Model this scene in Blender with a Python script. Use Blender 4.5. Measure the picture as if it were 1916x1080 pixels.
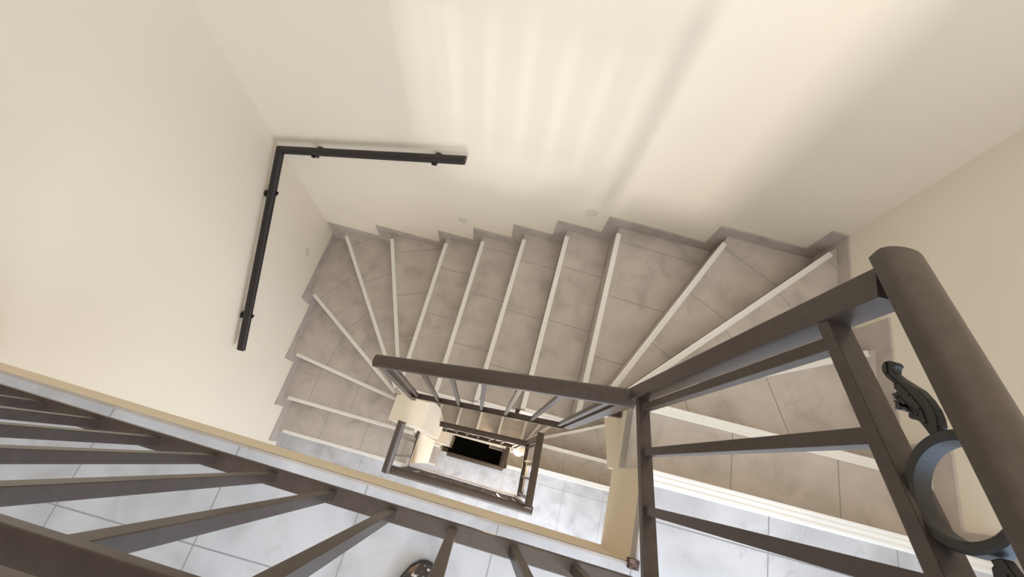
import bpy, bmesh, math, random
from mathutils import Vector, Matrix
random.seed(7)
for o in list(bpy.data.objects): bpy.data.objects.remove(o)
S = bpy.context.scene
COL = S.collection

# ------------------------------------------------------------------ camera
R = ((0.9653006468493085, 0.24916513464100282, 0.07817542370615947),
     (0.26006467726906607, -0.8900829473218947, -0.37432433867397086),
     (-0.0236859627045879, 0.3816661925899385, -0.9239966951264798))
CZ = 1.1636544491898788
cd = bpy.data.cameras.new('camera'); cam = bpy.data.objects.new('camera', cd); COL.objects.link(cam)
ax = Vector(R[0]); ay = -Vector(R[1]); az = -Vector(R[2])
cam.matrix_world = Matrix(((ax.x, ay.x, az.x, 0), (ax.y, ay.y, az.y, 0), (ax.z, ay.z, az.z, CZ), (0, 0, 0, 1)))
cd.sensor_fit = 'HORIZONTAL'; cd.sensor_width = 36; cd.lens = 811.536 / 1916 * 36
cd.clip_start = 0.03; cd.clip_end = 200
S.camera = cam
# ------------------------------------------------------------------ world, sun, exposure
S.view_settings.view_transform = 'Standard'; S.view_settings.look = 'None'
S.view_settings.gamma = 1; S.view_settings.exposure = -0.22
W = bpy.data.worlds.new('sky'); S.world = W; W.use_nodes = True
bg = W.node_tree.nodes['Background']; bg.inputs[0].default_value = (0.52, 0.70, 1.0, 1); bg.inputs[1].default_value = 1.2
def light(name, typ, loc, energy, color, size=1, size_y=None, direction=(0, 0, -1), angle=None, spread=None):
    l = bpy.data.lights.new(name, typ); l.energy = energy; l.color = color
    if typ == 'AREA':
        l.shape = 'RECTANGLE'; l.size = size; l.size_y = size_y or size
        if spread: l.spread = spread
    if angle is not None: l.angle = angle
    o = bpy.data.objects.new(name, l); COL.objects.link(o); o.location = loc
    o.rotation_euler = Vector(direction).to_track_quat('-Z', 'Y').to_euler()
    return o
light('daylight_from_outside', 'AREA', (.88, -12, 5.75), 840, (1.0, 0.965, 0.93), .75, 2.2, (-.06, 1, -0.478))
light('ceiling_fill', 'AREA', (.35, .0, 2.5), 33, (1.0, 0.91, 0.80), 1.6, 1.8, (-.35, .0, -1))  # warm fill added overhead to brighten the stairwell, no fixture there
for z, e in ((1.15, 24), (-1.65, 30), (-4.45, 24)):
    light('daylight_at_side_window', 'AREA', (1.50, -.92, z), e, (0.60, 0.77, 1.0) if z > 0 else (.86, .92, 1.0), .95, 2.0, (-1, .25, -.12))
for i, (z, e) in enumerate(((1.15, 16), (-1.65, 40), (-4.45, 36))):
    light('daylight_at_window', 'AREA', (0.26, -1.52, z), e, (0.74, 0.86, 1.0) if z > 0 else (.9, .94, 1.0), 1.2, 1.9, (0, 1, -0.25))

# ------------------------------------------------------------------ materials
def mat(name, color, rough=0.5, metal=0.0, build=None):
    m = bpy.data.materials.new(name); m.use_nodes = True
    b = m.node_tree.nodes['Principled BSDF']
    b.inputs['Base Color'].default_value = (*color, 1); b.inputs['Roughness'].default_value = rough
    b.inputs['Metallic'].default_value = metal
    if build: build(m.node_tree, b)
    return m
def nd(t, typ, **k):
    n = t.nodes.new(typ)
    for a, v in k.items(): setattr(n, a, v)
    return n
def noise(t, scale, detail=4, src=None):
    n = nd(t, 'ShaderNodeTexNoise'); n.inputs['Scale'].default_value = scale; n.inputs['Detail'].default_value = detail
    if src is None:
        g = nd(t, 'ShaderNodeNewGeometry'); src = g.outputs['Position']
    t.links.new(src, n.inputs['Vector']); return n
def ramp(t, fac, stops):
    r = nd(t, 'ShaderNodeValToRGB'); e = r.color_ramp.elements
    e[0].position, e[0].color = stops[0][0], (*stops[0][1], 1)
    e[1].position, e[1].color = stops[-1][0], (*stops[-1][1], 1)
    for p, c in stops[1:-1]:
        x = e.new(p); x.color = (*c, 1)
    t.links.new(fac, r.inputs[0]); return r
def mix(t, fac, a, b, mode='MIX'):
    m = nd(t, 'ShaderNodeMix', data_type='RGBA', blend_type=mode)
    for sock, v in ((m.inputs[0], fac), (m.inputs[6], a), (m.inputs[7], b)):
        if hasattr(v, 'links') or hasattr(v, 'is_linked'): t.links.new(v, sock)
        elif isinstance(v, (int, float)): sock.default_value = v
        else: sock.default_value = (*v, 1)
    return m.outputs[2]
def bump(t, b, h, strength, dist=0.002):
    n = nd(t, 'ShaderNodeBump'); n.inputs['Strength'].default_value = strength; n.inputs['Distance'].default_value = dist
    t.links.new(h, n.inputs['Height']); t.links.new(n.outputs[0], b.inputs['Normal'])
def wall_nodes(c):
    def f(t, b):
        n = noise(t, 1.3, 3); lo = tuple(x * .97 for x in c); hi = tuple(min(1, x * 1.02) for x in c)
        t.links.new(ramp(t, n.outputs[0], ((.3, lo), (.7, hi))).outputs[0], b.inputs['Base Color'])
        bump(t, b, noise(t, 180, 3).outputs[0], .15, .001)
    return f
def stone(t, base):
    cl = noise(t, 8, 7); cl.inputs['Distortion'].default_value = .5
    col = ramp(t, cl.outputs[0], ((.3, (base[0] * .78, base[1] * .78, base[2] * .76)), (.47, tuple(x * .97 for x in base)), (.7, tuple(x * 1.1 for x in base)))).outputs[0]
    v = noise(t, 3.2, 8); v.inputs['Distortion'].default_value = 1.6
    vein = ramp(t, v.outputs[0], ((.485, (0, 0, 0)), (.5, (1, 1, 1)), (.515, (0, 0, 0)))).outputs[0]
    mask = ramp(t, noise(t, 7, 2).outputs[0], ((.5, (0, 0, 0)), (.7, (.5, .5, .5)))).outputs[0]
    vm = mix(t, 1.0, vein, mask, 'MULTIPLY')
    return mix(t, vm, col, tuple(x * .72 for x in base))
def brick(t, vec, w, h, mortar=.004):
    k = nd(t, 'ShaderNodeTexBrick'); k.offset = 0; k.squash = 1
    k.inputs['Scale'].default_value = 1; k.inputs['Mortar Size'].default_value = mortar
    k.inputs['Mortar Smooth'].default_value = .1
    k.inputs['Brick Width'].default_value = w; k.inputs['Row Height'].default_value = h
    k.inputs['Color1'].default_value = (1, 1, 1, 1); k.inputs['Color2'].default_value = (.95, .95, .95, 1)
    k.inputs['Mortar'].default_value = (0, 0, 0, 1)
    t.links.new(vec, k.inputs['Vector']); return k
def floor_tile(base):
    def f(t, b):
        g = nd(t, 'ShaderNodeNewGeometry'); mp = nd(t, 'ShaderNodeMapping')
        mp.inputs['Location'].default_value = (-0.096 + 3.45, 0.336 + 3.2, 0)
        t.links.new(g.outputs['Position'], mp.inputs[0])
        k = brick(t, mp.outputs[0], .345, .32, .0020)
        c = mix(t, k.outputs['Fac'], stone(t, base), tuple(x * .55 for x in base))
        t.links.new(c, b.inputs['Base Color'])
    return f
def tread_tile(base):
    def f(t, b):
        u = nd(t, 'ShaderNodeUVMap')
        k = brick(t, u.outputs[0], .345, 50, .002)
        c = mix(t, k.outputs['Fac'], stone(t, base), tuple(x * .55 for x in base))
        t.links.new(c, b.inputs['Base Color'])
    return f
STONE = (.52, .458, .41)
M = {}
M['wall'] = mat('cream_wall_paint', (.82, .74, .615), .75, 0, wall_nodes((.82, .74, .615)))
M['front'] = mat('white_wall_paint', (.8, .75, .66), .75, 0, wall_nodes((.8, .75, .66)))
M['plaster'] = mat('yellowish_cream_paint', (.86, .735, .545), .7, 0, wall_nodes((.86, .735, .545)))
M['floor'] = mat('marbled_floor_tile', STONE, .32, 0, floor_tile((.54, .54, .565)))
M['tread'] = mat('marbled_stair_tile', STONE, .4, 0, tread_tile(STONE))
M['tile_edge'] = mat('marbled_edge_tile', STONE, .45, 0, lambda t, b: t.links.new(stone(t, tuple(x * .92 for x in STONE)), b.inputs['Base Color']))
M['nosing'] = mat('white_aluminium_profile', (.88, .86, .82), .3, .15)
M['steel'] = mat('dark_brown_painted_steel', (.06, .047, .042), .34, 0,
                 lambda t, b: (t.links.new(ramp(t, noise(t, 60, 4).outputs[0], ((.3, (.056, .040, .032)), (.7, (.074, .054, .043)))).outputs[0], b.inputs['Base Color']),
                               bump(t, b, noise(t, 260, 2).outputs[0], .05, .0004)))
M['cast'] = mat('dark_cast_iron', (.032, .028, .024), .5)
M['black'] = mat('black_brown_painted_steel', (.014, .010, .011), .45)
M['rust'] = mat('rusty_bracket', (.12, .06, .05), .7, 0, lambda t, b: t.links.new(ramp(t, noise(t, 90, 4).outputs[0], ((.45, (.045, .025, .022)), (.75, (.22, .13, .10)))).outputs[0], b.inputs['Base Color']))
M['cover'] = mat('grey_plastic_cover', (.68, .61, .51), .5)
M['lamp'] = mat('white_opal_glass', (.9, .86, .76), .3)
M['dark'] = mat('unlit_basement_shade', (.02, .022, .02), .8)  # near-black colour puts the unlit depth of the well into the floor
M['frame'] = mat('white_window_frame', (.8, .8, .78), .4)
for k_ in ('steel', 'black'): M[k_].node_tree.nodes['Principled BSDF'].inputs['Specular IOR Level'].default_value = .5
M['sole'] = mat('black_rubber', (.03, .03, .03), .6)
M['sock'] = mat('grey_lining', (.3, .28, .26), .9)
def shoe_nodes(t, b):
    v = nd(t, 'ShaderNodeTexVoronoi'); v.inputs['Scale'].default_value = 95
    g = nd(t, 'ShaderNodeNewGeometry'); t.links.new(g.outputs['Position'], v.inputs['Vector'])
    c = ramp(t, v.outputs['Distance'], ((.30, (.75, .72, .7)), (.42, (.05, .04, .035)))).outputs[0]
    d = ramp(t, noise(t, 22, 3).outputs[0], ((.52, (0, 0, 0)), (.66, (1, 1, 1)))).outputs[0]
    t.links.new(mix(t, d, c, (.28, .16, .08)), b.inputs['Base Color'])
M['shoe'] = mat('patterned_shoe_fabric', (.3, .25, .2), .6, 0, shoe_nodes)

# ------------------------------------------------------------------ mesh helpers
class MB:
    def __init__(s): s.v = []; s.f = []; s.uv = {}
    def poly_prism(s, pts, z0, z1, uvf=None):
        """pts: CCW list of (x,y); z0/z1 numbers or per-vertex lists (bottom, top)"""
        n = len(pts); b = len(s.v)
        z0 = z0 if isinstance(z0, (list, tuple)) else [z0] * n
        z1 = z1 if isinstance(z1, (list, tuple)) else [z1] * n
        area = sum(pts[i][0] * pts[(i + 1) % n][1] - pts[(i + 1) % n][0] * pts[i][1] for i in range(n))
        if area < 0: pts = pts[::-1]; z0 = list(z0)[::-1]; z1 = list(z1)[::-1]
        for (x, y), z in zip(pts, z0): s.v.append((x, y, z))
        for (x, y), z in zip(pts, z1): s.v.append((x, y, z))
        s.f.append(tuple(b + i for i in reversed(range(n)))); s.f.append(tuple(b + n + i for i in range(n)))
        for i in range(n):
            j = (i + 1) % n; s.f.append((b + i, b + j, b + n + j, b + n + i))
        return s
    def box(s, x0, x1, y0, y1, z0, z1):
        return s.poly_prism([(x0, y0), (x1, y0), (x1, y1), (x0, y1)], z0, z1)
    def sweep(s, a, b_, prof, up=(0, 0, 1), cap_a=0.0, cap_b=0.0):
        """extrude a profile of (side, up) points along a->b"""
        a = Vector(a); b_ = Vector(b_); d = (b_ - a).normalized(); u = Vector(up)
        side = d.cross(u).normalized(); u = side.cross(d).normalized()
        base = len(s.v); n = len(prof)
        for p in (a - d * cap_a, b_ + d * cap_b):
            for (q, w) in prof: s.v.append(tuple(p + side * q + u * w))
        s.f.append(tuple(base + i for i in range(n))); s.f.append(tuple(base + n + i for i in reversed(range(n))))
        for i in range(n):
            j = (i + 1) % n; s.f.append((base + j, base + i, base + n + i, base + n + j))
        return s
    def bar(s, a, b_, w, h, up=(0, 0, 1), **k):
        return s.sweep(a, b_, [(-w / 2, -h / 2), (w / 2, -h / 2), (w / 2, h / 2), (-w / 2, h / 2)], up, **k)
    def planar(s, poly, x0, x1):
        """extrude polygon of (y,z) from x0 to x1"""
        n = len(poly); b = len(s.v)
        for x in (x0, x1):
            for y, z in poly: s.v.append((x, y, z))
        s.f.append(tuple(b + i for i in range(n))); s.f.append(tuple(b + n + i for i in reversed(range(n))))
        for i in range(n):
            j = (i + 1) % n; s.f.append((b + j, b + i, b + n + i, b + n + j))
        return s
    def rings(s, rs, close=True):
        """skin a list of rings of equal length"""
        b = len(s.v); n = len(rs[0])
        for r in rs: s.v.extend([tuple(p) for p in r])
        for k in range(len(rs) - 1):
            for i in range(n):
                j = (i + 1) % n; s.f.append((b + k * n + i, b + k * n + j, b + (k + 1) * n + j, b + (k + 1) * n + i))
        if close:
            s.f.append(tuple(b + i for i in reversed(range(n)))); s.f.append(tuple(b + (len(rs) - 1) * n + i for i in range(n)))
        return s
    def build(s, name, m, parent=None, bevel=0, uv=None, smooth=False, off=None):
        me = bpy.data.meshes.new(name); me.from_pydata(s.v, [], s.f); me.update()
        bm = bmesh.new(); bm.from_mesh(me); bmesh.ops.recalc_face_normals(bm, faces=bm.faces); bm.to_mesh(me); bm.free()
        if uv:
            L = me.uv_layers.new(name='uv')
            for p in me.polygons:
                for li in p.loop_indices: L.data[li].uv = uv(me.vertices[me.loops[li].vertex_index].co)
        if smooth:
            for p in me.polygons: p.use_smooth = True
        me.materials.append(M[m]); o = bpy.data.objects.new(name, me); COL.objects.link(o)
        if parent is not None:
            o.parent = parent; o.matrix_parent_inverse = Matrix.Translation(-parent.location)
        if bevel:
            bv = o.modifiers.new('bevel', 'BEVEL'); bv.width = bevel; bv.segments = 2; bv.limit_method = 'ANGLE'
        return o
def empty(name, loc, label, cat, group=None):
    o = bpy.data.objects.new(name, None); COL.objects.link(o); o.location = loc; o.empty_display_size = .1
    tag(o, label, cat, group); return o
def tag(o, label=None, cat=None, group=None, kind=None):
    for k, v in (('label', label), ('category', cat), ('group', group), ('kind', kind)):
        if v: o[k] = v
    return o
def struct(name, mb, m, **k):
    o = mb.build(name, m, **k); o['kind'] = 'structure'; return o

# ------------------------------------------------------------------ the stairwell shell
YB, XL, XR, YF = 1.417, -1.639, 1.437, -1.60
ZTOP, ZBOT = 2.70, -8.6
r, s = .175, .07
LV = 2.8
T = .15
struct('wall_back', MB().box(XL - T, XR + T, YB, YB + T, ZBOT, ZTOP), 'wall')
struct('wall_left', MB().box(XL - T, XL, YF - T, YB, ZBOT, ZTOP), 'wall')
wr_ = MB(); OY0, OY1 = -1.45, -.40; prev = ZBOT
wr_.box(XR, XR + T, OY1, YB, ZBOT, ZTOP)
wr_.box(XR, XR + T, YF - T, OY0, ZBOT, ZTOP)
for zf in (-5.67, -2.87, -.07):
    wr_.box(XR, XR + T, OY0, OY1, prev, zf + .10); prev = zf + 2.25
wr_.box(XR, XR + T, OY0, OY1, prev, ZTOP)
struct('wall_right', wr_, 'wall')
wf = MB(); OX0, OX1 = -.38, .90; prev = ZBOT
for zf in (-5.67, -2.87, -.07):
    wf.box(XL, XR, YF - T, YF, prev, zf + .02); wf.box(XL, OX0, YF - T, YF, zf + .02, zf + 2.25)
    wf.box(OX1, XR, YF - T, YF, zf + .02, zf + 2.25); prev = zf + 2.25
wf.box(XL, XR, YF - T, YF, prev, ZTOP)
struct('wall_front', wf, 'front')
struct('ceiling', MB().box(XL - T, XR + T, YF - T, YB + T, ZTOP, ZTOP + .15), 'front')
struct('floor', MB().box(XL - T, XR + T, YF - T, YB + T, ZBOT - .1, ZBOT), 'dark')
for n, zf in enumerate((-.07, -2.87, -5.67)):
    f = MB(); y0, y1 = YF - .10, YF - .05
    f.box(OX0, OX0 + .05, y0, y1, zf + .02, zf + 2.25); f.box(OX1 - .05, OX1, y0, y1, zf + .02, zf + 2.25)
    f.box(OX0, OX1, y0, y1, zf + 2.2, zf + 2.25); f.box(OX0, OX1, y0, y1, zf + .02, zf + .06)
    struct('window_%d' % (n + 1), f, 'frame')
    f = MB(); x0, x1 = XR + .06, XR + .10
    f.box(x0, x1, OY0, OY0 + .05, zf + .10, zf + 2.25); f.box(x0, x1, OY1 - .05, OY1, zf + .10, zf + 2.25)
    f.box(x0, x1, OY0, OY1, zf + 2.2, zf + 2.25); f.box(x0, x1, OY0, OY1, zf + .10, zf + .15)
    struct('window_%d' % (n + 4), f, 'frame')

# ------------------------------------------------------------------ staircases
def zt(k): return -k * r - s
WX0, WX1, WY1 = -.54, .455, .312       # well sides
OUT = {0: (XR, .115), 1: (XR, .335), 2: (XR, .812), 3: (XR, 1.39), 4: (.983, YB), 5: (.44, YB), 6: (.17, YB), 7: (-.08, YB), 8: (-.354, YB),
       9: (-.627, YB), 10: (-1.088, YB), 11: (-1.52, YB), 12: (XL, .902), 13: (XL, .422), 14: (XL, .094), 15: (XL, -.158)}
INN = {0: (WX1, .105), 1: (WX1, .318), 2: (WX1, .345), 3: (.452, .352), 4: (.425, WY1), 5: (.403, WY1), 6: (.153, WY1), 7: (-.095, WY1), 8: (-.345, WY1),
       9: (-.598, WY1), 10: (-.626, WY1), 11: (-.672, WY1), 12: (-.69, .300), 13: (-.69, .283), 14: (WX0, .088), 15: (WX0, -.158)}
EXTRA_OUT = {4: [(XR, YB)], 12: [(XL, YB)]}
EXTRA_IN = {14: [(-.69, .13), (WX0, .13)], 12: [(-.69, WY1)]}
UB = {3: 1.357, 4: .912, 5: .3655, 6: .0983, 7: -.1595, 8: -.4251, 9: -.6858, 10: -1.19, 11: -1.6267}
UL = {12: .8126, 13: .3652, 14: .0273, 15: -.2413}
UR = {2: .9238, 1: .4339, 0: .1789}
THK = {0: .40, 1: .38, 2: .36, 3: .33, 4: .30}
def nosing_profile(w=.035):
    # fluted edge profile: side is across the tread, up is up
    q = w / .035
    return [(x * q, z) for x, z in [(-.019, -.014), (.016, -.014), (.016, .0025), (.011, .0035), (.010, .0012), (.005, .0012), (.004, .0035), (-.001, .0035), (-.002, .0012), (-.007, .0012), (-.008, .0035), (-.013, .004), (-.019, .001)]]
def seg(a, b, t): return (a[0] + (b[0] - a[0]) * t, a[1] + (b[1] - a[1]) * t)
def staircase(lv, label, kmax=15):
    dz = -lv * LV
    root = empty('staircase', (WX1, .312, dz + zt(8)), label, 'staircase')
    slab = MB()
    for k in range(1, kmax + 1):
        a, b = INN[k], OUT[k]; c, d = OUT[k - 1], INN[k - 1]
        poly = [a, b] + EXTRA_OUT.get(k, []) + [c, d] + EXTRA_IN.get(k, [])
        z = zt(k) + dz
        L = math.hypot(b[0] - a[0], b[1] - a[1]); ux, uy = (b[0] - a[0]) / L, (b[1] - a[1]) / L
        o = random.uniform(0, .345) if k != 1 else -(.773 - WX1) + .345
        uvf = lambda co, ux=ux, uy=uy, a=a, o=o: ((co.x - a[0]) * ux + (co.y - a[1]) * uy + o + 3.45, .5)
        tr = MB().poly_prism(poly, z - .028, z).build('tread', 'tread', root, uv=uvf)
        # riser below this tread's nosing
        nx, ny = -uy, ux   # one side of the nosing; choose the one that points up the stair (towards nosing k-1)
        m1 = seg(a, b, .5); m0 = seg(c, d, .5)
        if (m0[0] - m1[0]) * nx + (m0[1] - m1[1]) * ny < 0: nx, ny = -nx, -ny
        up = Vector((nx, ny, 0))
        bi = .001
        rp = [seg(a, b, .005), seg(a, b, .995)]
        # the narrow ends of the winders leave little room: the riser stays a thin board
        q = [(rp[0][0] + nx * bi, rp[0][1] + ny * bi), (rp[1][0] + nx * bi, rp[1][1] + ny * bi), (rp[1][0] + nx * (bi + .010), rp[1][1] + ny * (bi + .010)), (rp[0][0] + nx * (bi + .010), rp[0][1] + ny * (bi + .010))]
        MB().poly_prism(q, zt(k + 1) - .028 + dz, z - .028).build('riser', 'tile_edge', tr, uv=uvf)
        e0 = 0.03 / L if k in (2, 3, 4, 10, 11, 12, 13) else .002
        A = seg(a, b, e0); B = seg(a, b, .955 if k != 1 else .8 + .15)
        sd = Vector((B[0] - A[0], B[1] - A[1], 0)).normalized().cross(Vector((0, 0, 1)))
        if sd.dot(up) > 0: p0, p1 = A, B
        else: p0, p1 = B, A
        off = up * (.010 if k > 1 else .013)
        MB().sweep((p0[0] + off.x, p0[1] + off.y, z), (p1[0] + off.x, p1[1] + off.y, z), nosing_profile(.026 if k > 1 else .032)).build('nosing_strip', 'nosing', tr)
        # concrete body
        tk, tk1 = THK.get(k, .26), THK.get(k - 1, .26)
        zb = []
        for p in poly:
            if p in (a, b): zb.append(zt(k) + dz - tk)
            elif p in (c, d): zb.append(zt(k - 1) + dz - tk1)
            else: zb.append((zt(k) + zt(k - 1)) / 2 + dz - (tk + tk1) / 2)
        bn = poly[2]; an = poly[-1]      # neighbours of the nosing ends along the wall and along the well
        def pull(p, q2):
            dd = (q2[0] - p[0]) * up.x + (q2[1] - p[1]) * up.y
            return seg(p, q2, min(.9, .021 / max(dd, 1e-4)))
        body = [pull(a, an), pull(b, bn)] + poly[2:]
        slab.poly_prism(body, zb, z - .028)
    slab.build('concrete_body', 'plaster', root)
    # edge tiles and thin white trims along the open side
    def et_box(*a): MB().box(*a).build('edge_tile', 'tile_edge', root)
    def wt_box(*a): MB().box(*a).build('edge_trim', 'nosing', root)
    for k in range(1, kmax + 1):
        z = zt(k) + dz
        if k == 1: et_box(WX1 - .008, WX1, .105, .318, z - .068, z)
        if 5 <= k <= 9:
            x0, x1 = INN[k][0], INN[k - 1][0]; et_box(x0, x1, WY1 - .008, WY1, z - .068, z)
            wt_box(x0 + .02, x1, WY1 - .006, WY1 + .010, z, z + .003)
            et_box(x0 - .002, x0 + .04, WY1 - .008, WY1, z - .175, z - .068)
        if k == 15: et_box(WX0, WX0 + .008, -.158, .088, z - .068, z)
    if kmax < 15: return root
    # stepped skirting on each wall
    sk = MB(); t = .010
    xs = {**UB, 12: XL}
    hi = XR
    for k in range(3, 13):
        lo = xs[k] if k != 12 else XL
        if k == 3: lo = UB[3]; sk.box(lo, XR, YB - t, YB, zt(4) + dz, -3 * r + dz)
        else: sk.box(max(lo, XL), xs[k - 1], YB - t, YB, zt(k + 1) + dz, -k * r + dz)
    sk.build('back_skirting', 'tile_edge', root)
    sk = MB()
    sk.box(XL, XL + t, UL[12], YB - t, zt(13) + dz, -12 * r + dz)
    for k in (13, 14, 15): sk.box(XL, XL + t, UL[k], UL[k - 1], zt(k + 1) + dz, -k * r + dz)
    sk.build('left_skirting', 'tile_edge', root)
    sk = MB()
    sk.box(XR - t, XR, UR[2], YB - t, zt(4) + dz, -3 * r + dz)
    sk.box(XR - t, XR, UR[1], UR[2], zt(3) + dz, -2 * r + dz)
    sk.box(XR - t, XR, UR[0], UR[1], zt(2) + dz, -1 * r + dz)
    sk.build('right_skirting', 'tile_edge', root)
    # pier at the back-left corner of the well, with a sloping foot
    p = MB(); P0 = -2.10 + dz
    X0, X1, Y0, Y1 = -.69, -.44, .13, .345
    v = [(X0, Y0), (X1, Y0), (X1, Y1), (X0, Y1)]
    p.poly_prism([(X0 + .01, Y0), (X1, Y0), (X1, .315), (X0 + .01, .315)], [-3.35 + dz, -3.62 + dz, -3.86 + dz, -3.5 + dz], P0)
    # plaster fillet that swells out under the back flight
    prof = []
    for i in range(9):
        f = i / 8; prof.append((.318 + .055 * math.sin(math.pi * min(1, f * 1.15)) ** .8 if f < .87 else .318, -2.12 - 1.7 * f))
    poly = [(.3151, -2.12 + dz)] + [(y, z + dz) for y, z in prof] + [(.3151, -3.8 + dz)]
    p.planar(poly, X1 - .1, X1)
    p.build('pier', 'wall', root, bevel=.006)
    MB().box(WX0 - .1, WX0 + .0, -.13, .128, -4.42 + dz, -3.0 + dz).build('cheek_wall', 'wall', root)
    return root
staircase(0, 'uppermost grey tiled winding staircase dropping from the near landing along three walls', 15)
staircase(1, 'middle staircase seen small through the well below the first flights, tan tiled steps', 15)
staircase(2, 'lowest grey stair steps beside the dark hole, mostly hidden under the middle flight', 6)

# ------------------------------------------------------------------ landings
def landing(lv, edge_l, edge_r, label):
    dz = -lv * LV; z = -.07 + dz
    root = empty('landing', (0, -.6, z), label, 'landing')
    if lv == 0: poly = [(XL, YF), (XR, YF), (XR, .115), (WX1, .105), (WX1, edge_r), (XL, edge_l)]
    elif lv == 1: poly = [(XL, YF), (XR, YF), (XR, .115), (WX1, .105), (WX1, edge_r), (WX0, edge_l), (WX0, -.158), (XL, -.158)]
    else: poly = [(XL, YF), (XR, YF), (XR, .115), (WX1, .105), (WX1, edge_r), (WX0, edge_l), (WX0, -.158), (XL, -.158)]
    MB().poly_prism(poly, z - .02, z).build('tiled_floor', 'floor', root)
    MB().poly_prism(poly, z - .335, z - .02).build('slab', 'plaster', root)
    for (a, b) in (((XL if lv == 0 else WX0, edge_l), (WX1, edge_r)),):
        MB().poly_prism([(a[0], a[1]), (b[0], b[1]), (b[0], b[1] + .006), (a[0], a[1] + .006)], z - .028, z).build('edge_tile', 'tile_edge', root)
    MB().box(WX1 - .006, WX1, edge_r, .105, z - .04, z).build('edge_tile', 'tile_edge', root)
    MB().sweep((XR - .04, .101, z), (WX1 + .01, .088, z), nosing_profile(.040)).build('nosing_strip', 'nosing', root)
    MB().planar([(YF, z), (.105, z), (.105, z - r), (.1789, z - r), (.1789, z + s), (YF, z + s)], XR - .01, XR).build('skirting', 'tile_edge', root)
    MB().box(XL, XL + .01, YF, edge_l if lv == 0 else -.2413, z, z + s).build('skirting', 'tile_edge', root)
    if lv == 2: MB().box(-.50, .4545, .313, .350, z - .16, z + .07).build('floor_beam', 'wall', root)
    return root
landing(0, -.092, -.129, 'near top landing of pale marbled tiles with a cream painted edge')
landing(1, -.15, -.158, 'middle landing of pale tiles one storey down, inside the brown rail loop')
landing(2, .045, .045, 'lowest pale bluish landing beside the dark hole at the bottom')

# ------------------------------------------------------------------ railings
HAND = [(-.0265, -.011)] + [(-.0265 * math.cos(math.pi * i / 16), .001 + .0125 * math.sin(math.pi * i / 16)) for i in range(17)] + [(.0265, -.011)]
def bars(root, name, pts, w, h, m='steel', bevel=.0015):
    for a, b in pts: MB().bar(a, b, w, h).build(name, m, root, bevel=bevel)
def vbar(root, name, x, y, z0, z1, w, m='steel', yaw=0):
    MB().bar((x, y, z0), (x, y, z1), w, w, up=(-math.sin(yaw), math.cos(yaw), 0)).build(name, m, root, bevel=.001)
def ring(root, c, ro, ri, t, m='cast'):
    rs = []
    for i in range(48):
        a = 2 * math.pi * i / 48; ca, sa = math.cos(a), math.sin(a)
        rs.append([(c[0] + dx, c[1] + R_ * ca, c[2] + R_ * sa) for dx, R_ in ((-t / 2, ri + .002), (-t / 2 + .002, ri), (t / 2 - .002, ri), (t / 2, ri + .002), (t / 2, ro - .002), (t / 2 - .002, ro), (-t / 2 + .002, ro), (-t / 2, ro - .002))])
    rs.append(rs[0]); return MB().rings(rs, close=False).build('ring', m, root)
LEAF = [(0.1228, 0.7899), (0.1257, 0.7981), (0.1292, 0.7961), (0.1305, 0.798), (0.1388, 0.7973), (0.1468, 0.795), (0.1561, 0.7902), (0.1662, 0.7829), (0.172, 0.7755), (0.1812, 0.7646), (0.1868, 0.759), (0.1912, 0.7598), (0.1943, 0.7628), (0.1983, 0.7601), (0.2003, 0.7548), (0.1994, 0.7495), (0.1957, 0.7466), (0.1896, 0.7472), (0.1829, 0.7513), (0.1754, 0.7588), (0.1702, 0.7587), (0.1669, 0.7615), (0.1648, 0.7573), (0.1608, 0.7574), (0.158, 0.7606), (0.1552, 0.7581), (0.1512, 0.759), (0.1485, 0.7622), (0.1495, 0.7665), (0.1507, 0.7691), (0.1499, 0.7727), (0.1478, 0.7745), (0.1437, 0.7712), (0.1404, 0.7713), (0.1387, 0.7735), (0.1382, 0.7782), (0.1342, 0.7824), (0.1286, 0.7862)]
def leaf(root, x, c, mirror=False):
    LF = [(y * .98, 1.1637 - (1.1637 - z) * .98) for y, z in LEAF]; pts = LF
    if mirror: pts = [(2 * c[0] - y, 2 * c[1] - z) for y, z in LF]
    m = MB(); n = len(pts)
    cy = sum(p[0] for p in pts) / n; cz = sum(p[1] for p in pts) / n
    o = m.planar(pts, x - .005, x + .005).build('scroll_leaf', 'cast', root, bevel=.0018)
    # raised veins cast on both faces
    v = MB()
    for sx in (-1, 1):
        for path in (((.198, .753), (.186, .7535), (.174, .7635), (.160, .776), (.146, .785), (.134, .788)),
                     ((.1640, .7590), (.160, .764), (.152, .771), (.143, .778)), ((.1570, .7600), (.1545, .7655), (.147, .7725)), ((.1500, .7610), (.1530, .766), (.150, .773), (.142, .781))):
            path = [(y * .98, 1.1637 - (1.1637 - z) * .98) for y, z in path]
            if mirror: path = [(2 * c[0] - y, 2 * c[1] - z) for y, z in path]
            for (y0, z0), (y1, z1) in zip(path, path[1:]):
                v.bar((x + sx * .005, y0, z0), (x + sx * .005, y1, z1), .0022, .003, up=(1, 0, 0), cap_a=.0006, cap_b=.0006)
    v.build('leaf_vein', 'cast', o)
    return o

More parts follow.
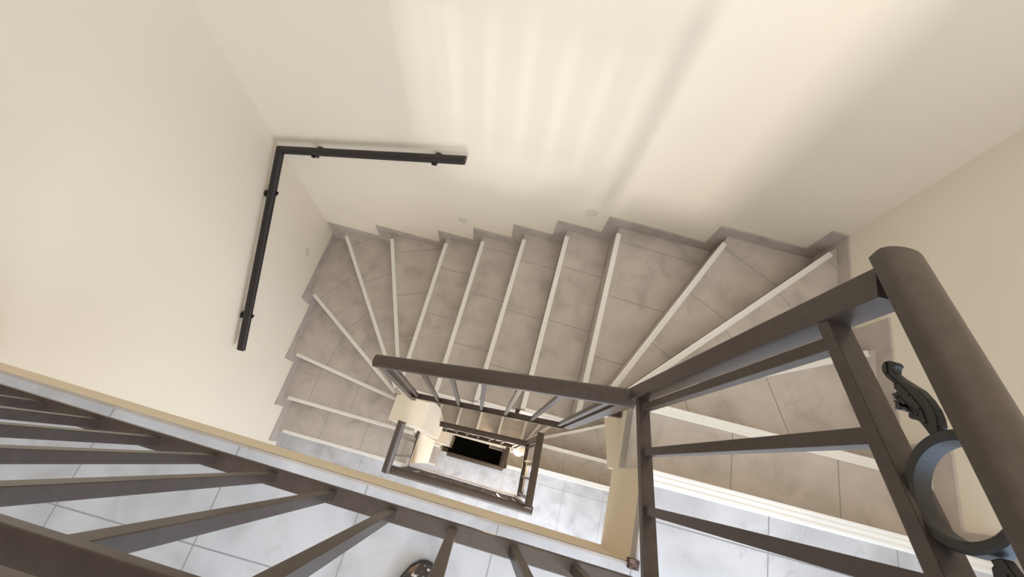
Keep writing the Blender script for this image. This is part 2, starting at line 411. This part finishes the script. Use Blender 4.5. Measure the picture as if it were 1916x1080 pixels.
def stair_railing(lv, label, xr=.378, yb=.27):
    dz = -lv * LV
    root = empty('stair_railing', (xr, yb, dz - .95), label, 'railing')
    # corner post
    vbar(root, 'corner_post', xr, yb + .008, -.99 + dz, .772 + dz, .036)
    # right run: bottom rail, sub rail, handrail
    zb = lambda y: .051 + (.227 - y) * .48; zs = lambda y: .690 + (.265 - y) * .43; zh = lambda y: .781 + (.314 - y) * .365
    ye = -.137
    MB().bar((xr, yb - .006, zb(yb) + dz), (xr, ye, zb(ye) + dz), .030, .018).build('bottom_rail', 'steel', root, bevel=.0015)
    MB().bar((xr, yb - .01, zs(yb) + dz), (xr, ye, zs(ye) + dz), .030, .016).build('sub_rail', 'steel', root, bevel=.0015)
    MB().sweep((xr - .002, .308, zh(.308) + dz), (xr - .002, ye - .026, zh(ye) + dz), [(a * .925, b) for a, b in HAND]).build('handrail', 'steel', root, bevel=.001)
    for y in (.234, .123, .003, -.117):
        vbar(root, 'baluster', xr, y, zb(y) + dz, zs(y) + dz, .0175)
    if lv == 0:
        c = (.077, .818)
        ring(root, (xr, c[0], c[1]), .046, .0370, .020)
        leaf(root, xr, c)
        leaf(root, xr, c, True)
    # back run
    xa, xb = xr, -.475
    zB = lambda x: -.994 + (x - .39) * .565; zH = lambda x: -.016 + (x - .376) * .652
    MB().bar((xa - .01, yb, zB(xa) + dz), (xb - .012, yb, zB(xb) + dz), .030, .018).build('bottom_rail', 'steel', root, bevel=.0015)
    MB().bar((xa - .01, yb, zH(xa) - .085 + dz), (xb + .01, yb, zH(xb) - .085 + dz), .026, .016).build('sub_rail', 'steel', root, bevel=.0015)
    MB().sweep((xa + .0, yb, zH(xa) - .012 + dz), (xb - .02, yb, zH(xb) - .022 + dz), [(a * .95, b) for a, b in HAND]).build('handrail', 'steel', root, bevel=.001)
    for x in (-.425, -.295, -.171, -.045, .082, .212, .338):
        vbar(root, 'baluster', x, yb, zB(x) + dz, zH(x) - .085 + dz, .0165)
    vbar(root, 'end_post', xb, yb, -1.62 + dz, zH(xb) - .03 + dz, .030)
    # stubs that tie the rail to the concrete cheek
    for x in (-.471, .14):
        MB().bar((x, yb, zB(x) - .03 + dz), (x, WY1, zB(x) - .03 + dz), .02, .02).build('bracket', 'rust', root)
    MB().bar((xr, yb + .008, -.40 + dz), (WX1, .285, -.40 + dz), .022, .022).build('bracket', 'rust', root)
    MB().box(.430, .4545, -.134, -.112, -.078 + dz, -.052 + dz).build('bracket', 'rust', root)
    return root
stair_railing(0, 'near brown steel stair railing with ring and scroll leaf, beside the upper stairs')
stair_railing(1, 'lower brown stair railing one storey down, seen end-on inside the well', xr=.392)

def landing_railing(lv, x0, x1, yl, label, zbot=.13, zsub=.80, ztop=.895, xs=None, sidebar=None):
    dz = -lv * LV
    root = empty('landing_railing', ((x0 + x1) / 2, yl(0), dz), label, 'railing')
    P = lambda x, z: (x, yl(x), z + dz)
    MB().bar(P(x0, zbot), P(x1, zbot), .034, .018).build('bottom_rail', 'steel', root, bevel=.0015)
    MB().bar(P(x0, zsub), P(x1, zsub), .034, .016).build('sub_rail', 'steel', root, bevel=.0015)
    MB().sweep(P(x0, ztop), P(x1, ztop), HAND).build('handrail', 'steel', root, bevel=.001)
    for x in xs: vbar(root, 'baluster', x, yl(x), zbot + dz, zsub + dz, .018, yaw=-.02)
    return root
lr = landing_railing(0, XL, .378, lambda x: -.137 - .018 * x, 'nearest brown railing across the landing edge, bars fanning over pale tiles',
                     xs=[-.010 - .1315 * i for i in range(-2, 12)])
yl1 = lambda x: -.175 - .012 * x
l1 = landing_railing(1, -.552, .435, yl1, 'brown railing loop around the well at the middle landing',
                     zbot=.02, zsub=.78, ztop=.845, xs=[-.42 + .13 * i for i in range(7)])
# left side run that climbs from the middle landing to the pier
dz = -LV
MB().sweep((-.552, -.193, .845 + dz), (-.527, .125, 1.00 + dz), HAND).build('handrail', 'steel', l1, bevel=.001)
MB().bar((-.545, -.19, .03 + dz), (-.528, .125, .11 + dz), .026, .018).build('bottom_rail', 'steel', l1)
for y in (-.08, .04): vbar(l1, 'baluster', -.538, y, .06 + dz, .9 + dz, .014)
vbar(l1, 'end_post', -.545, -.178, -.07 + dz, .84 + dz, .028)
vbar(l1, 'corner_post', .405, -.175, -.07 + dz, .86 + dz, .03)
l2 = landing_railing(2, -.385, .35, lambda x: .030 , 'lowest dark brown railing framing the black hole of the well',
                     zbot=-.02, zsub=.76, ztop=.83, xs=[-.3 + .13 * i for i in range(5)])
dz = -2 * LV
MB().sweep((.335, .03, .83 + dz), (.365, .40, .74 + dz), HAND).build('handrail', 'steel', l2, bevel=.001)
MB().bar((.345, .03, .0 + dz), (.36, .40, -.12 + dz), .03, .018).build('bottom_rail', 'steel', l2)
for y in (.14, .27): vbar(l2, 'baluster', .352, y, -.05 + dz, .8 + dz, .014)
vbar(l2, 'corner_post', .338, .03, -.07 + dz, .82 + dz, .03)

# ------------------------------------------------------------------ handrail on the walls
wr = empty('wall_handrail', (-1.585, 1.353, -.985), 'dark L-shaped handrail fixed to the two cream walls around the left corner', 'handrail')
A, B, C = Vector((-.449, 1.357, -.637)), Vector((-1.583, 1.357, -.985)), Vector((-1.583, .267, -1.585))
MB().sweep(A, B, [(a * .9, b) for a, b in HAND], cap_b=.015).build('rail', 'black', wr, bevel=.001)
MB().sweep(B, C, [(a * .9, b) for a, b in HAND], cap_a=.015).build('rail', 'black', wr, bevel=.001)
MB().bar(A + Vector((0, 0, -.016)), B + Vector((0, 0, -.016)), .022, .014).build('under_bar', 'black', wr)
MB().bar(B + Vector((0, 0, -.016)), C + Vector((0, 0, -.016)), .022, .014).build('under_bar', 'black', wr)
def bracket(p, wall):
    m = MB(); p = Vector(p)
    d = Vector((0, 1, 0)) if wall == 'b' else Vector((-1, 0, 0))
    t = Vector((1, 0, 0)) if wall == 'b' else Vector((0, 1, 0))
    gap = .058
    # round wall plate
    def disc(c, rad, h):
        q = []
        for k in (0, 1):
            q.append([tuple(c + d * (k * h) + t * (rad * math.cos(a)) + Vector((0, 0, rad * math.sin(a)))) for a in [2 * math.pi * i / 16 for i in range(16)]])
        m.rings(q)
    disc(p + d * (gap - .008) + Vector((0, 0, -.045)), .022, .007)
    m.bar(p + Vector((0, 0, -.018)), p + Vector((0, 0, -.05)), .012, .012, up=tuple(d))
    m.bar(p + Vector((0, 0, -.045)), p + d * (gap - .004) + Vector((0, 0, -.045)), .012, .012)
    # saddle plate that clasps the rail
    m.bar(p + d * .033 + Vector((0, 0, -.012)), p - d * .033 + Vector((0, 0, -.012)), .022, .008)
    m.build('bracket', 'black', wr)
bracket((-1.345, 1.357, -.915), 'b'); bracket((-.612, 1.357, -.690), 'b')
bracket((-1.583, 1.138, -1.103), 'l'); bracket((-1.583, .467, -1.472), 'l')

# ------------------------------------------------------------------ round cover plates on the walls
def cover(c, wall, rad, label):
    d = Vector((0, -1, 0)) if wall == 'b' else Vector((1, 0, 0)); t = Vector((1, 0, 0)) if wall == 'b' else Vector((0, 1, 0))
    q = []; c = Vector(c)
    for rr, h in ((rad, 0), (rad, .003), (rad * .93, .005), (rad * .5, .0055), (.001, .0055)):
        q.append([tuple(c + d * h + t * (rr * math.cos(a)) + Vector((0, 0, rr * math.sin(a)))) for a in [2 * math.pi * i / 28 for i in range(28)]])
    tag(MB().rings(q).build('cover_plate', 'cover'), label, 'cover plate', 'round cover plates low on the stair walls')
cover((.262, YB, -.887), 'b', .036, 'clearest round grey cover plate, right one above the back wall steps')
cover((-.503, YB, -1.345), 'b', .032, 'faint round cover plate on the back wall, below the handrail end')
cover((XL, 1.101, -1.873), 'l', .032, 'faint round cover plate on the left wall beneath the corner handrail')

# ------------------------------------------------------------------ small lamp in the well
lp = empty('globe_lamp', (.415, .255, -3.97), 'small round white lamp on the side of the middle stairs', 'lamp')
q = []
for i in range(13):
    a = -math.pi / 2 + math.pi * i / 12
    q.append([(.428 + .068 * math.cos(a) * math.cos(b), .262 + .068 * math.cos(a) * math.sin(b), -3.95 + .05 * math.sin(a)) for b in [2 * math.pi * j / 24 for j in range(24)]])
MB().rings(q).build('globe', 'lamp', lp, smooth=True)
pl = bpy.data.lights.new('lamp_glow', 'POINT'); pl.energy = 12; pl.specular_factor = .1; pl.color = (1, .74, .45); pl.shadow_soft_size = .06
po = bpy.data.objects.new('lamp_glow', pl); COL.objects.link(po); po.parent = lp; po.matrix_parent_inverse = Matrix.Translation(-lp.location); po.location = (.33, .12, -3.93)
MB().bar((.428, .29, -3.95), (.428, .322, -3.95), .06, .06).build('wall_mount', 'lamp', lp)

# ------------------------------------------------------------------ shoe of the person looking down
sh = empty('shoe', (-.075, -.36, -.07), 'toe of a brown and white patterned shoe standing on the near landing', 'shoe')
def loft(prof, name, m, zfun):
    rs = []
    for y, w, h0, h1 in prof:
        ringp = []
        for j in range(20):
            a = 2 * math.pi * j / 20; ca, sa = math.cos(a), math.sin(a)
            ringp.append((w * math.copysign(abs(ca) ** .75, ca), y, h0 + (h1 - h0) * (.5 + .5 * math.copysign(abs(sa) ** .8, sa))))
        rs.append(ringp)
    rot = Matrix.Rotation(-.22, 4, 'Z'); base = Vector((-.045, -.238, -.07))
    return MB().rings([[tuple(rot @ Vector(p) + base) for p in rr] for rr in rs]).build(name, m, sh, smooth=True)
loft([(.002, .008, .004, .014), (-.004, .022, 0, .02), (-.02, .036, 0, .022), (-.05, .046, 0, .022), (-.09, .05, 0, .022), (-.15, .042, 0, .022), (-.22, .036, 0, .024), (-.27, .034, 0, .026), (-.285, .018, .004, .024)], 'sole', 'sole', None)
up = loft([(-.004, .008, .018, .026), (-.008, .02, .018, .036), (-.022, .033, .018, .048), (-.05, .042, .018, .058), (-.09, .045, .018, .068), (-.13, .041, .018, .082), (-.17, .037, .018, .095), (-.22, .034, .018, .098), (-.262, .03, .018, .1), (-.275, .015, .02, .098)], 'upper', 'shoe', None)
lc = MB(); rot = Matrix.Rotation(-.22, 4, 'Z'); base = Vector((-.045, -.238, -.07))
for y, z in ((-.075, .067), (-.095, .072), (-.115, .079), (-.135, .086)):
    for sx in (-1, 1):
        lc.bar(rot @ Vector((-.018 * sx, y - .006, z)) + base, rot @ Vector((.018 * sx, y + .006, z)) + base, .006, .004)
lc.build('laces', 'frame', sh)
